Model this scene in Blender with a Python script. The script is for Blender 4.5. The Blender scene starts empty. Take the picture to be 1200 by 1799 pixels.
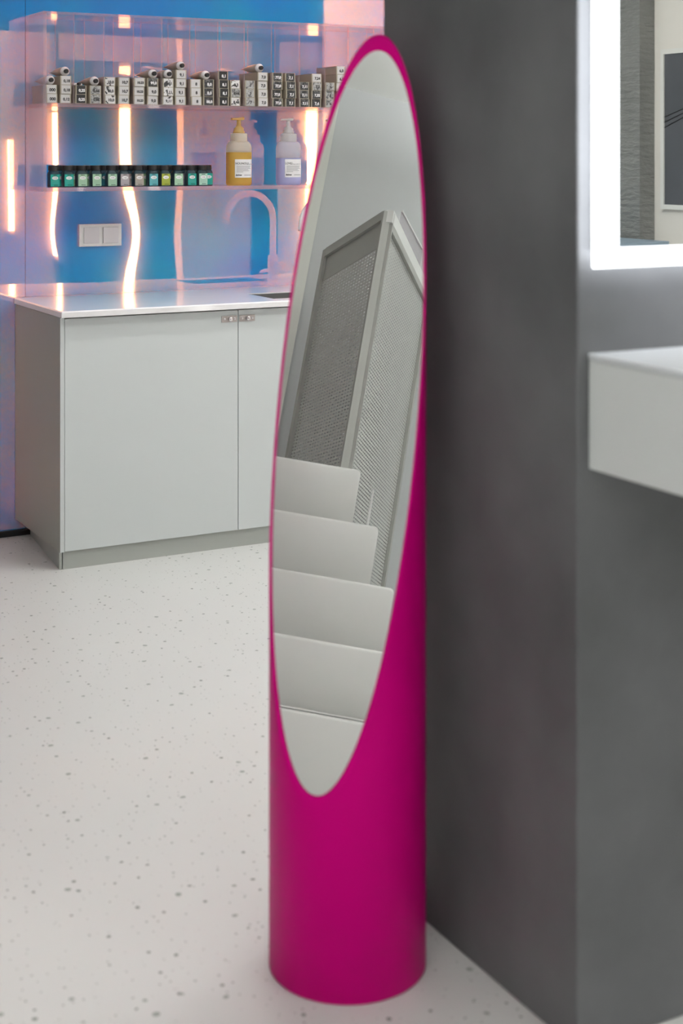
import bpy, bmesh, math, random
from mathutils import Vector, Matrix

random.seed(7)
sc = bpy.context.scene
C = sc.collection
PI = math.pi

# ------------------------------------------------------------------ camera
cam_d = bpy.data.cameras.new('camera')
cam = bpy.data.objects.new('camera', cam_d)
C.objects.link(cam)
sc.camera = cam
cam.location = (0, 0, 1.4)
cam.rotation_euler = (PI / 2, 0, -0.4887)
cam_d.sensor_fit = 'HORIZONTAL'
cam_d.sensor_width = 36.0
cam_d.lens = 2667.4 / 1200 * 36
cam_d.shift_y = -(899.5 - 272.9) / 1200
cam_d.clip_start = 0.05
cam_d.dof.use_dof = True
cam_d.dof.focus_distance = 6.0
cam_d.dof.aperture_fstop = 6.0

# ------------------------------------------------------------------ world and exposure
w = bpy.data.worlds.new('world')
sc.world = w
w.use_nodes = True
w.node_tree.nodes['Background'].inputs[0].default_value = (0.9, 0.95, 1.0, 1)
w.node_tree.nodes['Background'].inputs[1].default_value = 0.3
sc.view_settings.view_transform = 'Standard'
sc.view_settings.look = 'None'
sc.view_settings.gamma = 1.0
sc.view_settings.use_curve_mapping = False
sc.view_settings.exposure = 0.1
sc.cycles.transparent_max_bounces = 40
sc.cycles.max_bounces = 12
sc.cycles.glossy_bounces = 8
sc.cycles.diffuse_bounces = 5

# unseen lamps added to light the room: name, centre x, y, length, width, rotation, strength
LAMP_SPOTS = [
    (0.20, 0.55, 1.6, 0.26, 0.0, 7.0),
    (3.10, 0.55, 1.6, 0.26, 0.0, 16.0),
    (0.55, -1.9, 1.6, 0.26, 0.0, 11.0),
    (3.11, -1.9, 1.6, 0.26, 0.0, 17.0),
    (2.55, 4.25, 2.6, 0.06, 0.0, 31.0),
    (3.20, 3.15, 2.0, 0.20, 0.0, 19.0),  # added to brighten the film wall and the backs of the bottles
    (-1.3, 0.55, 1.0, 0.26, PI / 2, 62.0),  # added uplight that brightens the ceiling shown in the oval mirror
]
LAMP_DROP = 0.32
CEIL = 3.10

# ------------------------------------------------------------------ materials
def newmat(name):
    m = bpy.data.materials.new(name)
    m.use_nodes = True
    nt = m.node_tree
    for n in list(nt.nodes):
        nt.nodes.remove(n)
    out = nt.nodes.new('ShaderNodeOutputMaterial')
    return m, nt, out

def N(nt, kind, **kw):
    n = nt.nodes.new(kind)
    for k, v in kw.items():
        setattr(n, k, v)
    return n

def pbr(name, col, rough=0.5, metal=0.0, spec=0.5, coat=0.0, trans=0.0, bump=0.0, bscale=60, var=0.0, vscale=3.0, vcol=None):
    m, nt, out = newmat(name)
    b = N(nt, 'ShaderNodeBsdfPrincipled')
    b.inputs['Base Color'].default_value = (*col, 1)
    b.inputs['Roughness'].default_value = rough
    b.inputs['Metallic'].default_value = metal
    b.inputs['Specular IOR Level'].default_value = spec
    b.inputs['Coat Weight'].default_value = coat
    b.inputs['Transmission Weight'].default_value = trans
    nt.links.new(b.outputs[0], out.inputs[0])
    tc = N(nt, 'ShaderNodeTexCoord')
    if var > 0:
        nz = N(nt, 'ShaderNodeTexNoise')
        nz.inputs['Scale'].default_value = vscale
        nz.inputs['Detail'].default_value = 5
        nt.links.new(tc.outputs['Object'], nz.inputs['Vector'])
        mx = N(nt, 'ShaderNodeMix', data_type='RGBA')
        mx.inputs[6].default_value = (*[c * (1 - var) for c in col], 1)
        mx.inputs[7].default_value = (*(vcol or [min(1, c * (1 + var)) for c in col]), 1)
        nt.links.new(nz.outputs['Fac'], mx.inputs[0])
        nt.links.new(mx.outputs[2], b.inputs['Base Color'])
    if bump > 0:
        nb = N(nt, 'ShaderNodeTexNoise')
        nb.inputs['Scale'].default_value = bscale
        nb.inputs['Detail'].default_value = 4
        nt.links.new(tc.outputs['Object'], nb.inputs['Vector'])
        bp = N(nt, 'ShaderNodeBump')
        bp.inputs['Strength'].default_value = bump
        bp.inputs['Distance'].default_value = 0.01
        nt.links.new(nb.outputs['Fac'], bp.inputs['Height'])
        nt.links.new(bp.outputs[0], b.inputs['Normal'])
    return m

def emit(name, col, s):
    m, nt, out = newmat(name)
    e = N(nt, 'ShaderNodeEmission')
    e.inputs[0].default_value = (*col, 1)
    e.inputs[1].default_value = s
    nt.links.new(e.outputs[0], out.inputs[0])
    return m

def mirror_mat(name, col, rough=0.0):
    m, nt, out = newmat(name)
    g = N(nt, 'ShaderNodeBsdfGlossy')
    g.inputs['Color'].default_value = (*col, 1)
    g.inputs['Roughness'].default_value = rough
    nt.links.new(g.outputs[0], out.inputs[0])
    return m

def film_mat(name):
    # dichroic foil: reflects orange, its blue backing scatters what passes through
    m, nt, out = newmat(name)
    g = N(nt, 'ShaderNodeBsdfGlossy')
    g.inputs['Color'].default_value = (1.0, 0.36, 0.13, 1)
    g.inputs['Roughness'].default_value = 0.02
    d = N(nt, 'ShaderNodeBsdfDiffuse')
    tc = N(nt, 'ShaderNodeTexCoord')
    nz = N(nt, 'ShaderNodeTexNoise')
    nz.inputs['Scale'].default_value = 2.2
    nz.inputs['Detail'].default_value = 2
    nt.links.new(tc.outputs['Object'], nz.inputs['Vector'])
    mx = N(nt, 'ShaderNodeMix', data_type='RGBA')
    mx.inputs[6].default_value = (0.0, 0.24, 0.64, 1)
    mx.inputs[7].default_value = (0.0, 0.34, 0.58, 1)
    rp = N(nt, 'ShaderNodeMapRange')
    rp.inputs[1].default_value = 0.35
    rp.inputs[2].default_value = 0.65
    nt.links.new(nz.outputs['Fac'], rp.inputs[0])
    nt.links.new(rp.outputs[0], mx.inputs[0])
    nt.links.new(mx.outputs[2], d.inputs['Color'])
    g2 = N(nt, 'ShaderNodeBsdfGlossy')
    g2.inputs['Color'].default_value = (1.0, 0.34, 0.07, 1)
    g2.inputs['Roughness'].default_value = 0.10
    gm = N(nt, 'ShaderNodeMixShader')
    gm.inputs[0].default_value = 0.11
    nt.links.new(g.outputs[0], gm.inputs[1])
    nt.links.new(g2.outputs[0], gm.inputs[2])
    a = N(nt, 'ShaderNodeAddShader')
    nt.links.new(gm.outputs[0], a.inputs[0])
    nt.links.new(d.outputs[0], a.inputs[1])
    nt.links.new(a.outputs[0], out.inputs[0])
    return m

def acrylic_mat(name, haze, tint=(0.97, 0.95, 0.965), hz=(0.95, 0.9, 0.95)):  # haze: pale diffuse tone put in for the veil of layered reflections
    m, nt, out = newmat(name)
    t = N(nt, 'ShaderNodeBsdfTransparent')
    t.inputs[0].default_value = (*tint, 1)
    g = N(nt, 'ShaderNodeBsdfGlossy')
    g.inputs['Roughness'].default_value = 0.03
    lw = N(nt, 'ShaderNodeLayerWeight')
    lw.inputs[0].default_value = 0.5
    pw = N(nt, 'ShaderNodeMath', operation='POWER')
    nt.links.new(lw.outputs['Facing'], pw.inputs[0])
    pw.inputs[1].default_value = 5.0
    fr = N(nt, 'ShaderNodeMath', operation='MULTIPLY_ADD')
    nt.links.new(pw.outputs[0], fr.inputs[0])
    fr.inputs[1].default_value = 0.8
    fr.inputs[2].default_value = 0.04
    mx = N(nt, 'ShaderNodeMixShader')
    nt.links.new(fr.outputs[0], mx.inputs[0])
    nt.links.new(t.outputs[0], mx.inputs[1])
    nt.links.new(g.outputs[0], mx.inputs[2])
    d = N(nt, 'ShaderNodeBsdfDiffuse')
    d.inputs[0].default_value = (*hz, 1)
    tl = N(nt, 'ShaderNodeBsdfTranslucent')
    tl.inputs[0].default_value = (*hz, 1)
    dm = N(nt, 'ShaderNodeMixShader')
    dm.inputs[0].default_value = 0.5
    nt.links.new(d.outputs[0], dm.inputs[1])
    nt.links.new(tl.outputs[0], dm.inputs[2])
    m2 = N(nt, 'ShaderNodeMixShader')
    m2.inputs[0].default_value = haze
    nt.links.new(mx.outputs[0], m2.inputs[1])
    nt.links.new(dm.outputs[0], m2.inputs[2])
    nt.links.new(m2.outputs[0], out.inputs[0])
    return m

def translucent_mat(name, col, clear=0.25, rough=0.25):
    m, nt, out = newmat(name)
    b = N(nt, 'ShaderNodeBsdfPrincipled')
    b.inputs['Base Color'].default_value = (*col, 1)
    b.inputs['Roughness'].default_value = rough
    tl = N(nt, 'ShaderNodeBsdfTranslucent')
    tl.inputs[0].default_value = (*col, 1)
    mx = N(nt, 'ShaderNodeMixShader')
    mx.inputs[0].default_value = 0.5
    nt.links.new(b.outputs[0], mx.inputs[1])
    nt.links.new(tl.outputs[0], mx.inputs[2])
    t = N(nt, 'ShaderNodeBsdfTransparent')
    t.inputs[0].default_value = (*[0.4 + 0.6 * c for c in col], 1)
    m2 = N(nt, 'ShaderNodeMixShader')
    m2.inputs[0].default_value = clear
    nt.links.new(mx.outputs[0], m2.inputs[1])
    nt.links.new(t.outputs[0], m2.inputs[2])
    nt.links.new(m2.outputs[0], out.inputs[0])
    return m

def floor_mat():
    m, nt, out = newmat('speckled_vinyl')
    b = N(nt, 'ShaderNodeBsdfPrincipled')
    b.inputs['Roughness'].default_value = 0.38
    b.inputs['Specular IOR Level'].default_value = 0.35
    nt.links.new(b.outputs[0], out.inputs[0])
    tc = N(nt, 'ShaderNodeTexCoord')
    base = (0.735, 0.725, 0.700, 1)
    prev = None
    nz = N(nt, 'ShaderNodeTexNoise')
    nz.inputs['Scale'].default_value = 1.6
    nz.inputs['Detail'].default_value = 4
    nt.links.new(tc.outputs['Object'], nz.inputs['Vector'])
    mx = N(nt, 'ShaderNodeMix', data_type='RGBA')
    mx.inputs[6].default_value = (0.625, 0.63, 0.615, 1)
    mx.inputs[7].default_value = (0.67, 0.675, 0.655, 1)
    nt.links.new(nz.outputs['Fac'], mx.inputs[0])
    prev = mx.outputs[2]
    for scale, rad, keep, col in ((26, 0.072, 0.70, (0.16, 0.18, 0.16, 1)), (55, 0.075, 0.74, (0.20, 0.21, 0.19, 1)), (17, 0.070, 0.72, (0.30, 0.33, 0.30, 1))):
        wn = N(nt, 'ShaderNodeTexNoise')
        wn.inputs['Scale'].default_value = scale * 4
        nt.links.new(tc.outputs['Object'], wn.inputs['Vector'])
        ad = N(nt, 'ShaderNodeVectorMath', operation='MULTIPLY_ADD')
        ad.inputs[1].default_value = (0.006 * 26 / scale, 0.006 * 26 / scale, 0)
        nt.links.new(wn.outputs['Color'], ad.inputs[0])
        nt.links.new(tc.outputs['Object'], ad.inputs[2])
        v = N(nt, 'ShaderNodeTexVoronoi', voronoi_dimensions='2D')
        v.inputs['Scale'].default_value = scale
        nt.links.new(ad.outputs[0], v.inputs['Vector'])
        sp = N(nt, 'ShaderNodeSeparateColor')
        nt.links.new(v.outputs['Color'], sp.inputs[0])
        r = N(nt, 'ShaderNodeMath', operation='MULTIPLY')
        nt.links.new(sp.outputs[1], r.inputs[0])
        r.inputs[1].default_value = rad * 1.6
        lt = N(nt, 'ShaderNodeMath', operation='LESS_THAN')
        nt.links.new(v.outputs['Distance'], lt.inputs[0])
        nt.links.new(r.outputs[0], lt.inputs[1])
        gt = N(nt, 'ShaderNodeMath', operation='GREATER_THAN')
        nt.links.new(sp.outputs[0], gt.inputs[0])
        gt.inputs[1].default_value = keep
        mu = N(nt, 'ShaderNodeMath', operation='MULTIPLY')
        nt.links.new(lt.outputs[0], mu.inputs[0])
        nt.links.new(gt.outputs[0], mu.inputs[1])
        m2 = N(nt, 'ShaderNodeMix', data_type='RGBA')
        nt.links.new(mu.outputs[0], m2.inputs[0])
        nt.links.new(prev, m2.inputs[6])
        m2.inputs[7].default_value = col
        prev = m2.outputs[2]
    nt.links.new(prev, b.inputs['Base Color'])
    return m

def perforated_mat(name, col, pitch=0.0125, thr=0.15):
    m, nt, out = newmat(name)
    b = N(nt, 'ShaderNodeBsdfPrincipled')
    b.inputs['Base Color'].default_value = (*col, 1)
    b.inputs['Roughness'].default_value = 0.45
    t = N(nt, 'ShaderNodeBsdfTransparent')
    tc = N(nt, 'ShaderNodeTexCoord')
    sp = N(nt, 'ShaderNodeSeparateXYZ')
    nt.links.new(tc.outputs['Object'], sp.inputs[0])
    cs = []
    for i, k, lim in ((0, 2 * PI / (pitch * 2.2), -0.62), (2, 2 * PI / pitch, thr)):
        mu = N(nt, 'ShaderNodeMath', operation='MULTIPLY')
        nt.links.new(sp.outputs[i], mu.inputs[0])
        mu.inputs[1].default_value = k
        co = N(nt, 'ShaderNodeMath', operation='COSINE')
        nt.links.new(mu.outputs[0], co.inputs[0])
        g_ = N(nt, 'ShaderNodeMath', operation='GREATER_THAN')
        nt.links.new(co.outputs[0], g_.inputs[0])
        g_.inputs[1].default_value = lim
        cs.append(g_)
    gt = N(nt, 'ShaderNodeMath', operation='MULTIPLY')
    nt.links.new(cs[0].outputs[0], gt.inputs[0])
    nt.links.new(cs[1].outputs[0], gt.inputs[1])
    mx = N(nt, 'ShaderNodeMixShader')
    nt.links.new(gt.outputs[0], mx.inputs[0])
    nt.links.new(b.outputs[0], mx.inputs[1])
    nt.links.new(t.outputs[0], mx.inputs[2])
    nt.links.new(mx.outputs[0], out.inputs[0])
    return m

def stain_mat(name, a, b_, scale=28, lo=0.45, hi=0.55):
    m, nt, out = newmat(name)
    b = N(nt, 'ShaderNodeBsdfPrincipled')
    b.inputs['Roughness'].default_value = 0.6
    tc = N(nt, 'ShaderNodeTexCoord')
    nz = N(nt, 'ShaderNodeTexNoise')
    nz.inputs['Scale'].default_value = scale
    nz.inputs['Detail'].default_value = 2
    nz.inputs['Distortion'].default_value = 1.5
    oi = N(nt, 'ShaderNodeObjectInfo')
    nz.noise_dimensions = '4D'
    mw = N(nt, 'ShaderNodeMath', operation='MULTIPLY')
    mw.inputs[1].default_value = 40.0
    nt.links.new(oi.outputs['Random'], mw.inputs[0])
    nt.links.new(mw.outputs[0], nz.inputs['W'])
    nt.links.new(tc.outputs['Object'], nz.inputs['Vector'])
    rp = N(nt, 'ShaderNodeMapRange')
    rp.inputs[1].default_value = lo
    rp.inputs[2].default_value = hi
    nt.links.new(nz.outputs['Fac'], rp.inputs[0])
    mx = N(nt, 'ShaderNodeMix', data_type='RGBA')
    mx.inputs[6].default_value = (*a, 1)
    mx.inputs[7].default_value = (*b_, 1)
    nt.links.new(rp.outputs[0], mx.inputs[0])
    nt.links.new(mx.outputs[2], b.inputs['Base Color'])
    nt.links.new(b.outputs[0], out.inputs[0])
    return m

M = {}
M['floor'] = floor_mat()
M['ceiling'] = pbr('ceiling_paint', (0.88, 0.88, 0.855), 0.8)
M['grey_wall'] = pbr('grey_wall_paint', (0.54, 0.555, 0.565), 0.75, var=0.03)
M['white_paint'] = pbr('white_paint', (0.74, 0.75, 0.70), 0.6)
M['beige_wall'] = pbr('beige_wall_paint', (0.80, 0.76, 0.71), 0.75, var=0.03)
M['plaster'] = pbr('dark_grey_plaster', (0.118, 0.120, 0.124), 0.55, bump=0.08, bscale=18, var=0.60, vscale=3.5)
M['pier'] = pbr('grey_rippled_plaster', (0.25, 0.25, 0.245), 0.30, bump=0.5, bscale=9, var=0.15)
for n_ in M['pier'].node_tree.nodes:
    if n_.type == 'BUMP':
        n_.inputs['Strength'].default_value = 1.0
        n_.inputs['Distance'].default_value = 0.03
        src = n_.inputs['Height'].links[0].from_node
        mp = M['pier'].node_tree.nodes.new('ShaderNodeMapping')
        mp.inputs['Scale'].default_value = (1, 0.9, 4.0)
        M['pier'].node_tree.links.new(src.inputs['Vector'].links[0].from_socket, mp.inputs[0])
        M['pier'].node_tree.links.new(mp.outputs[0], src.inputs['Vector'])
M['mid_paint'] = pbr('mid_grey_paint', (0.18, 0.18, 0.19), 0.6)
M['light_paint'] = pbr('light_grey_paint', (0.22, 0.22, 0.23), 0.6)
M['black_panel'] = pbr('black_wall_panel', (0.010, 0.010, 0.011), 0.9, spec=0.1)
M['film'] = film_mat('dichroic_film')
M['black'] = pbr('black_plastic', (0.012, 0.012, 0.012), 0.35)
M['skirting'] = pbr('black_skirting', (0.006, 0.006, 0.006), 0.5)
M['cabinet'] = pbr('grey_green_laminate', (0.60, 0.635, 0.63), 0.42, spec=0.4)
M['carcass'] = pbr('shade_darkened_side', (0.385, 0.39, 0.345), 0.45)  # darker than the doors: shade on the side is put into its colour
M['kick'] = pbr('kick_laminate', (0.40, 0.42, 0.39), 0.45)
M['counter'] = pbr('white_quartz', (0.86, 0.85, 0.85), 0.10, spec=0.6, var=0.03, vscale=9)
M['steel'] = pbr('brushed_steel', (0.52, 0.52, 0.51), 0.30, metal=1.0)
M['sink'] = pbr('grey_steel_basin', (0.16, 0.16, 0.155), 0.35, metal=0.3)
M['chrome'] = pbr('polished_chrome', (0.75, 0.72, 0.72), 0.12, metal=1.0)
M['brass'] = pbr('dull_nickel', (0.50, 0.46, 0.44), 0.35, metal=1.0)
M['faucet'] = pbr('white_enamel', (0.86, 0.86, 0.87), 0.25)
M['switch'] = pbr('white_switch_plastic', (0.74, 0.74, 0.72), 0.3)
M['switch_key'] = pbr('pale_grey_switch_plastic', (0.62, 0.60, 0.61), 0.25)
M['pink'] = pbr('magenta_lacquer', (0.57, 0.0, 0.185), 0.42, spec=0.06)
M['mirror'] = mirror_mat('silver_mirror', (0.88, 0.90, 0.885))
M['acrylic'] = acrylic_mat('clear_acrylic', 0.035, hz=(1.0, 0.84, 0.90))
M['acrylic_edge'] = acrylic_mat('acrylic_cut_edge', 0.2, tint=(1.0, 0.92, 0.93), hz=(1.0, 0.93, 0.94))
M['acrylic_thick'] = acrylic_mat('thick_clear_acrylic', 0.12, tint=(0.97, 0.93, 0.95), hz=(1.0, 0.84, 0.90))
M['led'] = emit('led_band', (0.96, 0.98, 1.0), 4.0)
M['backlight'] = emit('led_backlight', (0.90, 0.94, 1.0), 14.0)
M['streak'] = emit('warm_tube', (1.0, 0.95, 0.90), 10.0)
M['diffuser'] = {}
M['housing'] = pbr('white_lamp_housing', (0.8, 0.8, 0.8), 0.5)
M['console'] = pbr('pale_grey_lacquer', (0.77, 0.79, 0.78), 0.4)
M['console_top'] = pbr('pale_console_top', (0.74, 0.76, 0.78), 0.18)
M['mesh'] = perforated_mat('perforated_sheet', (0.58, 0.58, 0.555))
M['frame_metal'] = pbr('grey_frame_metal', (0.40, 0.40, 0.375), 0.45)
M['white_metal'] = pbr('white_powder_coat', (0.74, 0.74, 0.72), 0.32, spec=0.5)
M['picture'] = pbr('dark_picture_print', (0.095, 0.10, 0.115), 0.5, var=0.35, vscale=2.0)
M['picture_frame'] = pbr('white_picture_frame', (0.80, 0.79, 0.76), 0.4)
M['bench'] = pbr('pale_blue_lacquer', (0.35, 0.45, 0.55), 0.35)
M['carton'] = pbr('olive_carton', (0.40, 0.36, 0.275), 0.7, var=0.08, vscale=30)
M['lab_light'] = pbr('pale_grey_print', (0.62, 0.61, 0.60), 0.6)
M['lab_white'] = stain_mat('white_print_with_black_brushmarks', (0.72, 0.71, 0.70), (0.05, 0.05, 0.05), 48, 0.56, 0.60)
M['lab_mid'] = stain_mat('grey_streaked_print', (0.42, 0.42, 0.41), (0.12, 0.12, 0.12), 60, 0.46, 0.62)
M['lab_dark'] = stain_mat('charcoal_print', (0.035, 0.035, 0.035), (0.20, 0.20, 0.20), 60, 0.50, 0.7)
M['lab_black'] = pbr('black_print', (0.02, 0.02, 0.02), 0.5)
M['ink_dark'] = pbr('dark_ink', (0.03, 0.03, 0.03), 0.6)
M['ink_grey'] = pbr('grey_ink', (0.25, 0.25, 0.26), 0.6)
M['ink_white'] = pbr('white_ink', (0.85, 0.85, 0.85), 0.6)
M['tube'] = pbr('olive_metal_tube', (0.40, 0.38, 0.31), 0.4, metal=0.35)
M['tube_end'] = pbr('white_tube_shoulder', (0.82, 0.82, 0.82), 0.25)
M['cap'] = pbr('black_cap', (0.012, 0.011, 0.011), 0.45)
M['jar_glass'] = translucent_mat('tinted_jar_glass', (0.10, 0.17, 0.20), 0.45, 0.12)
M['paper'] = pbr('white_label_paper', (0.86, 0.86, 0.86), 0.55)
M['bottle_cream'] = translucent_mat('cream_bottle_plastic', (0.95, 0.91, 0.79), 0.22, 0.3)
M['bottle_clear'] = translucent_mat('frosted_bottle_plastic', (0.90, 0.91, 0.94), 0.34, 0.3)
M['liquid_yellow'] = translucent_mat('honey_liquid', (0.80, 0.55, 0.13), 0.05, 0.3)
M['liquid_lilac'] = translucent_mat('lilac_liquid', (0.62, 0.64, 0.88), 0.10, 0.3)
M['pump_yellow'] = translucent_mat('honey_pump_plastic', (0.86, 0.66, 0.28), 0.1, 0.3)
M['pump_white'] = translucent_mat('white_pump_plastic', (0.85, 0.84, 0.83), 0.1, 0.3)

# ------------------------------------------------------------------ mesh helpers
def link(name, me, mat, parent=None):
    o = bpy.data.objects.new(name, me)
    C.objects.link(o)
    if mat is not None:
        for q in (mat if isinstance(mat, (list, tuple)) else [mat]):
            me.materials.append(q)
    if parent is not None:
        o.parent = parent
    return o

def obj(name, bm, mat, parent=None, smooth=False):
    me = bpy.data.meshes.new(name)
    bm.normal_update()
    bm.to_mesh(me)
    bm.free()
    if smooth:
        for p in me.polygons:
            p.use_smooth = True
    return link(name, me, mat, parent)

def box(bm, x0, x1, y0, y1, z0, z1, bev=0.0, seg=2):
    vs = [bm.verts.new(v) for v in ((x0, y0, z0), (x1, y0, z0), (x1, y1, z0), (x0, y1, z0), (x0, y0, z1), (x1, y0, z1), (x1, y1, z1), (x0, y1, z1))]
    fs = [bm.faces.new([vs[i] for i in f]) for f in ((0, 3, 2, 1), (4, 5, 6, 7), (0, 1, 5, 4), (1, 2, 6, 5), (2, 3, 7, 6), (3, 0, 4, 7))]
    if bev > 0:
        es = list({e for f in fs for e in f.edges})
        bmesh.ops.bevel(bm, geom=es, offset=bev, segments=seg, profile=0.5, affect='EDGES')
    return vs, fs

def bx(name, x0, x1, y0, y1, z0, z1, mat, parent=None, bev=0.0):
    """a box in world (or parent-local) coordinates with its own origin at its base centre when it has no parent"""
    bm = bmesh.new()
    if parent is None:
        cx, cy = (x0 + x1) / 2, (y0 + y1) / 2
        box(bm, x0 - cx, x1 - cx, y0 - cy, y1 - cy, 0, z1 - z0, bev)
        o = obj(name, bm, mat)
        o.location = (cx, cy, z0)
        return o
    box(bm, x0, x1, y0, y1, z0, z1, bev)
    return obj(name, bm, mat, parent)

def lathe(bm, prof, seg=24, cx=0, cy=0, sx=1.0, sy=1.0, super_n=None):
    rings = []
    for r, z in prof:
        ring = []
        for i in range(seg):
            a = 2 * PI * i / seg
            c, s = math.cos(a), math.sin(a)
            if super_n:
                k = (abs(c) ** super_n + abs(s) ** super_n) ** (-1 / super_n)
            else:
                k = 1
            ring.append(bm.verts.new((cx + r * c * k * sx, cy + r * s * k * sy, z)))
        rings.append(ring)
    for a, b in zip(rings, rings[1:]):
        for i in range(seg):
            bm.faces.new((a[i], a[(i + 1) % seg], b[(i + 1) % seg], b[i]))
    bm.faces.new(rings[0][::-1])
    bm.faces.new(rings[-1])

def tube_path(bm, pts, r, seg=16):
    rings = []
    n = len(pts)
    up = Vector((0, 1, 0)) if abs(pts[-1][1] - pts[0][1]) < 0.3 * (Vector(pts[-1]) - Vector(pts[0])).length else Vector((1, 0, 0))
    for i, p in enumerate(pts):
        p = Vector(p)
        t = (Vector(pts[min(i + 1, n - 1)]) - Vector(pts[max(i - 1, 0)])).normalized()
        a = up.cross(t)
        if a.length < 1e-4:
            a = Vector((1, 0, 0)).cross(t)
        a.normalize()
        b = t.cross(a)
        rr = r[i] if isinstance(r, (list, tuple)) else r
        rings.append([bm.verts.new(p + a * (rr * math.cos(2 * PI * k / seg)) + b * (rr * math.sin(2 * PI * k / seg))) for k in range(seg)])
    for a, b in zip(rings, rings[1:]):
        for i in range(seg):
            bm.faces.new((a[i], a[(i + 1) % seg], b[(i + 1) % seg], b[i]))
    bm.faces.new(rings[0][::-1])
    bm.faces.new(rings[-1])
    bmesh.ops.recalc_face_normals(bm, faces=bm.faces[:])

def thing(name, label, cat, loc=(0, 0, 0), rotz=0.0, group=None):
    o = bpy.data.objects.new(name, None)
    C.objects.link(o)
    o.empty_display_size = 0.05
    o.location = loc
    o.rotation_euler = (0, 0, rotz)
    return tag(o, label, cat, group)

def tag(o, label, cat, group=None):
    o['label'] = label
    o['category'] = cat
    if group:
        o['group'] = group
    return o

def struct(o, label=None, cat=None):
    o['kind'] = 'structure'
    if label:
        o['label'] = label
    if cat:
        o['category'] = cat
    return o

_txt = {}
def text_mesh(s, size, bold=0.0):
    key = (s, size, bold)
    if key not in _txt:
        cu = bpy.data.curves.new('lettering', 'FONT')
        cu.body = s
        cu.size = size
        cu.align_x = 'CENTER'
        cu.align_y = 'CENTER'
        cu.offset = bold
        cu.extrude = 0.0002
        cu.resolution_u = 3
        o = bpy.data.objects.new('lettering', cu)
        C.objects.link(o)
        dg = bpy.context.evaluated_depsgraph_get()
        me = bpy.data.meshes.new_from_object(o.evaluated_get(dg))
        bpy.data.objects.remove(o)
        bpy.data.curves.remove(cu)
        _txt[key] = me
    return _txt[key]

def text(name, s, size, mat, loc, parent, bold=0.0):
    me = text_mesh(s, size, bold).copy()
    o = link(name, me, mat, parent)
    o.location = loc
    o.rotation_euler = (PI / 2, 0, 0)
    return o

# ------------------------------------------------------------------ room shell
XL, XR, YF, YB = -2.2, 5.2, -3.4, 5.505
struct(bx('floor', XL, XR, YF, YB + 0.1, -0.10, 0.0, M['floor']), 'white speckled vinyl floor', 'floor')
struct(bx('ceiling', XL, XR, YF, YB + 0.1, CEIL, CEIL + 0.1, M['ceiling']), 'off-white painted ceiling', 'ceiling')
struct(bx('wall_left', XL - 0.1, XL, YF, YB + 0.1, 0, CEIL, M['grey_wall']), 'grey wall seen in the oval mirror', 'wall')
struct(bx('wall_front', XL, XR, YF - 0.1, YF, 0, CEIL, M['grey_wall']), 'grey wall behind the viewer', 'wall')
struct(bx('wall_right', XR, XR + 0.1, YF, YB + 0.1, 0, CEIL, M['beige_wall']), 'beige wall seen in the lit mirror', 'wall')
struct(bx('wall_back', XL, XR, YB + 0.004, YB + 0.1, 0, CEIL, M['black_panel']), 'wall behind the sink covered with iridescent film', 'wall')
wb = bpy.data.objects['wall_back']

def film_panel(x0, x1, z0, z1, nx, nz, yaw=0.0, dent=None):
    bm = bmesh.new()
    grid = []
    for j in range(nz + 1):
        row = []
        for i in range(nx + 1):
            x = x0 + (x1 - x0) * i / nx
            z = z0 + (z1 - z0) * j / nz
            y = YB + math.tan(yaw) * (x - x1)
            y -= 0.0007 * math.sin(x * 3.1 + 0.6) * math.sin(z * 2.3)
            if dent:
                for (dx, dz, sx, sz, a) in dent:
                    y += a * math.exp(-((x - dx) / sx) ** 2 / 2 - ((z - dz) / sz) ** 2 / 2)
            row.append(bm.verts.new((x, y, z)))
        grid.append(row)
    for j in range(nz):
        for i in range(nx):
            bm.faces.new((grid[j][i], grid[j][i + 1], grid[j + 1][i + 1], grid[j + 1][i]))
    o = obj('film_panel', bm, M['film'], None, True)
    o.parent = wb
    o.matrix_parent_inverse = Matrix.Translation(-Vector(wb.location))
    return o
SEAM = 1.603
film_panel(XL, SEAM - 0.0007, 0.0, CEIL, 60, 60, yaw=-0.006)
film_panel(SEAM + 0.0007, XR, 0.0, CEIL, 160, 140, dent=[(1.89, 1.10, 0.10, 0.085, 0.0020), (2.15, 1.45, 0.2, 0.12, 0.0004), (2.27, 1.08, 0.11, 0.10, 0.0008), (1.63, 1.0, 0.08, 0.12, 0.0005), (2.8, 1.5, 0.15, 0.15, 0.0007)])
struct(bx('baseboard_back', XL, 1.66, YB - 0.014, YB - 0.002, 0, 0.021, M['skirting']), 'black skirting strip below the iridescent wall', 'baseboard')

# partition with the plaster pillar end
struct(bx('wall_partition', 1.437, XR, 1.919, 2.533, 0, CEIL, M['plaster'], bev=0.004), 'dark grey plaster wall end beside the magenta mirror', 'wall')
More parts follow.
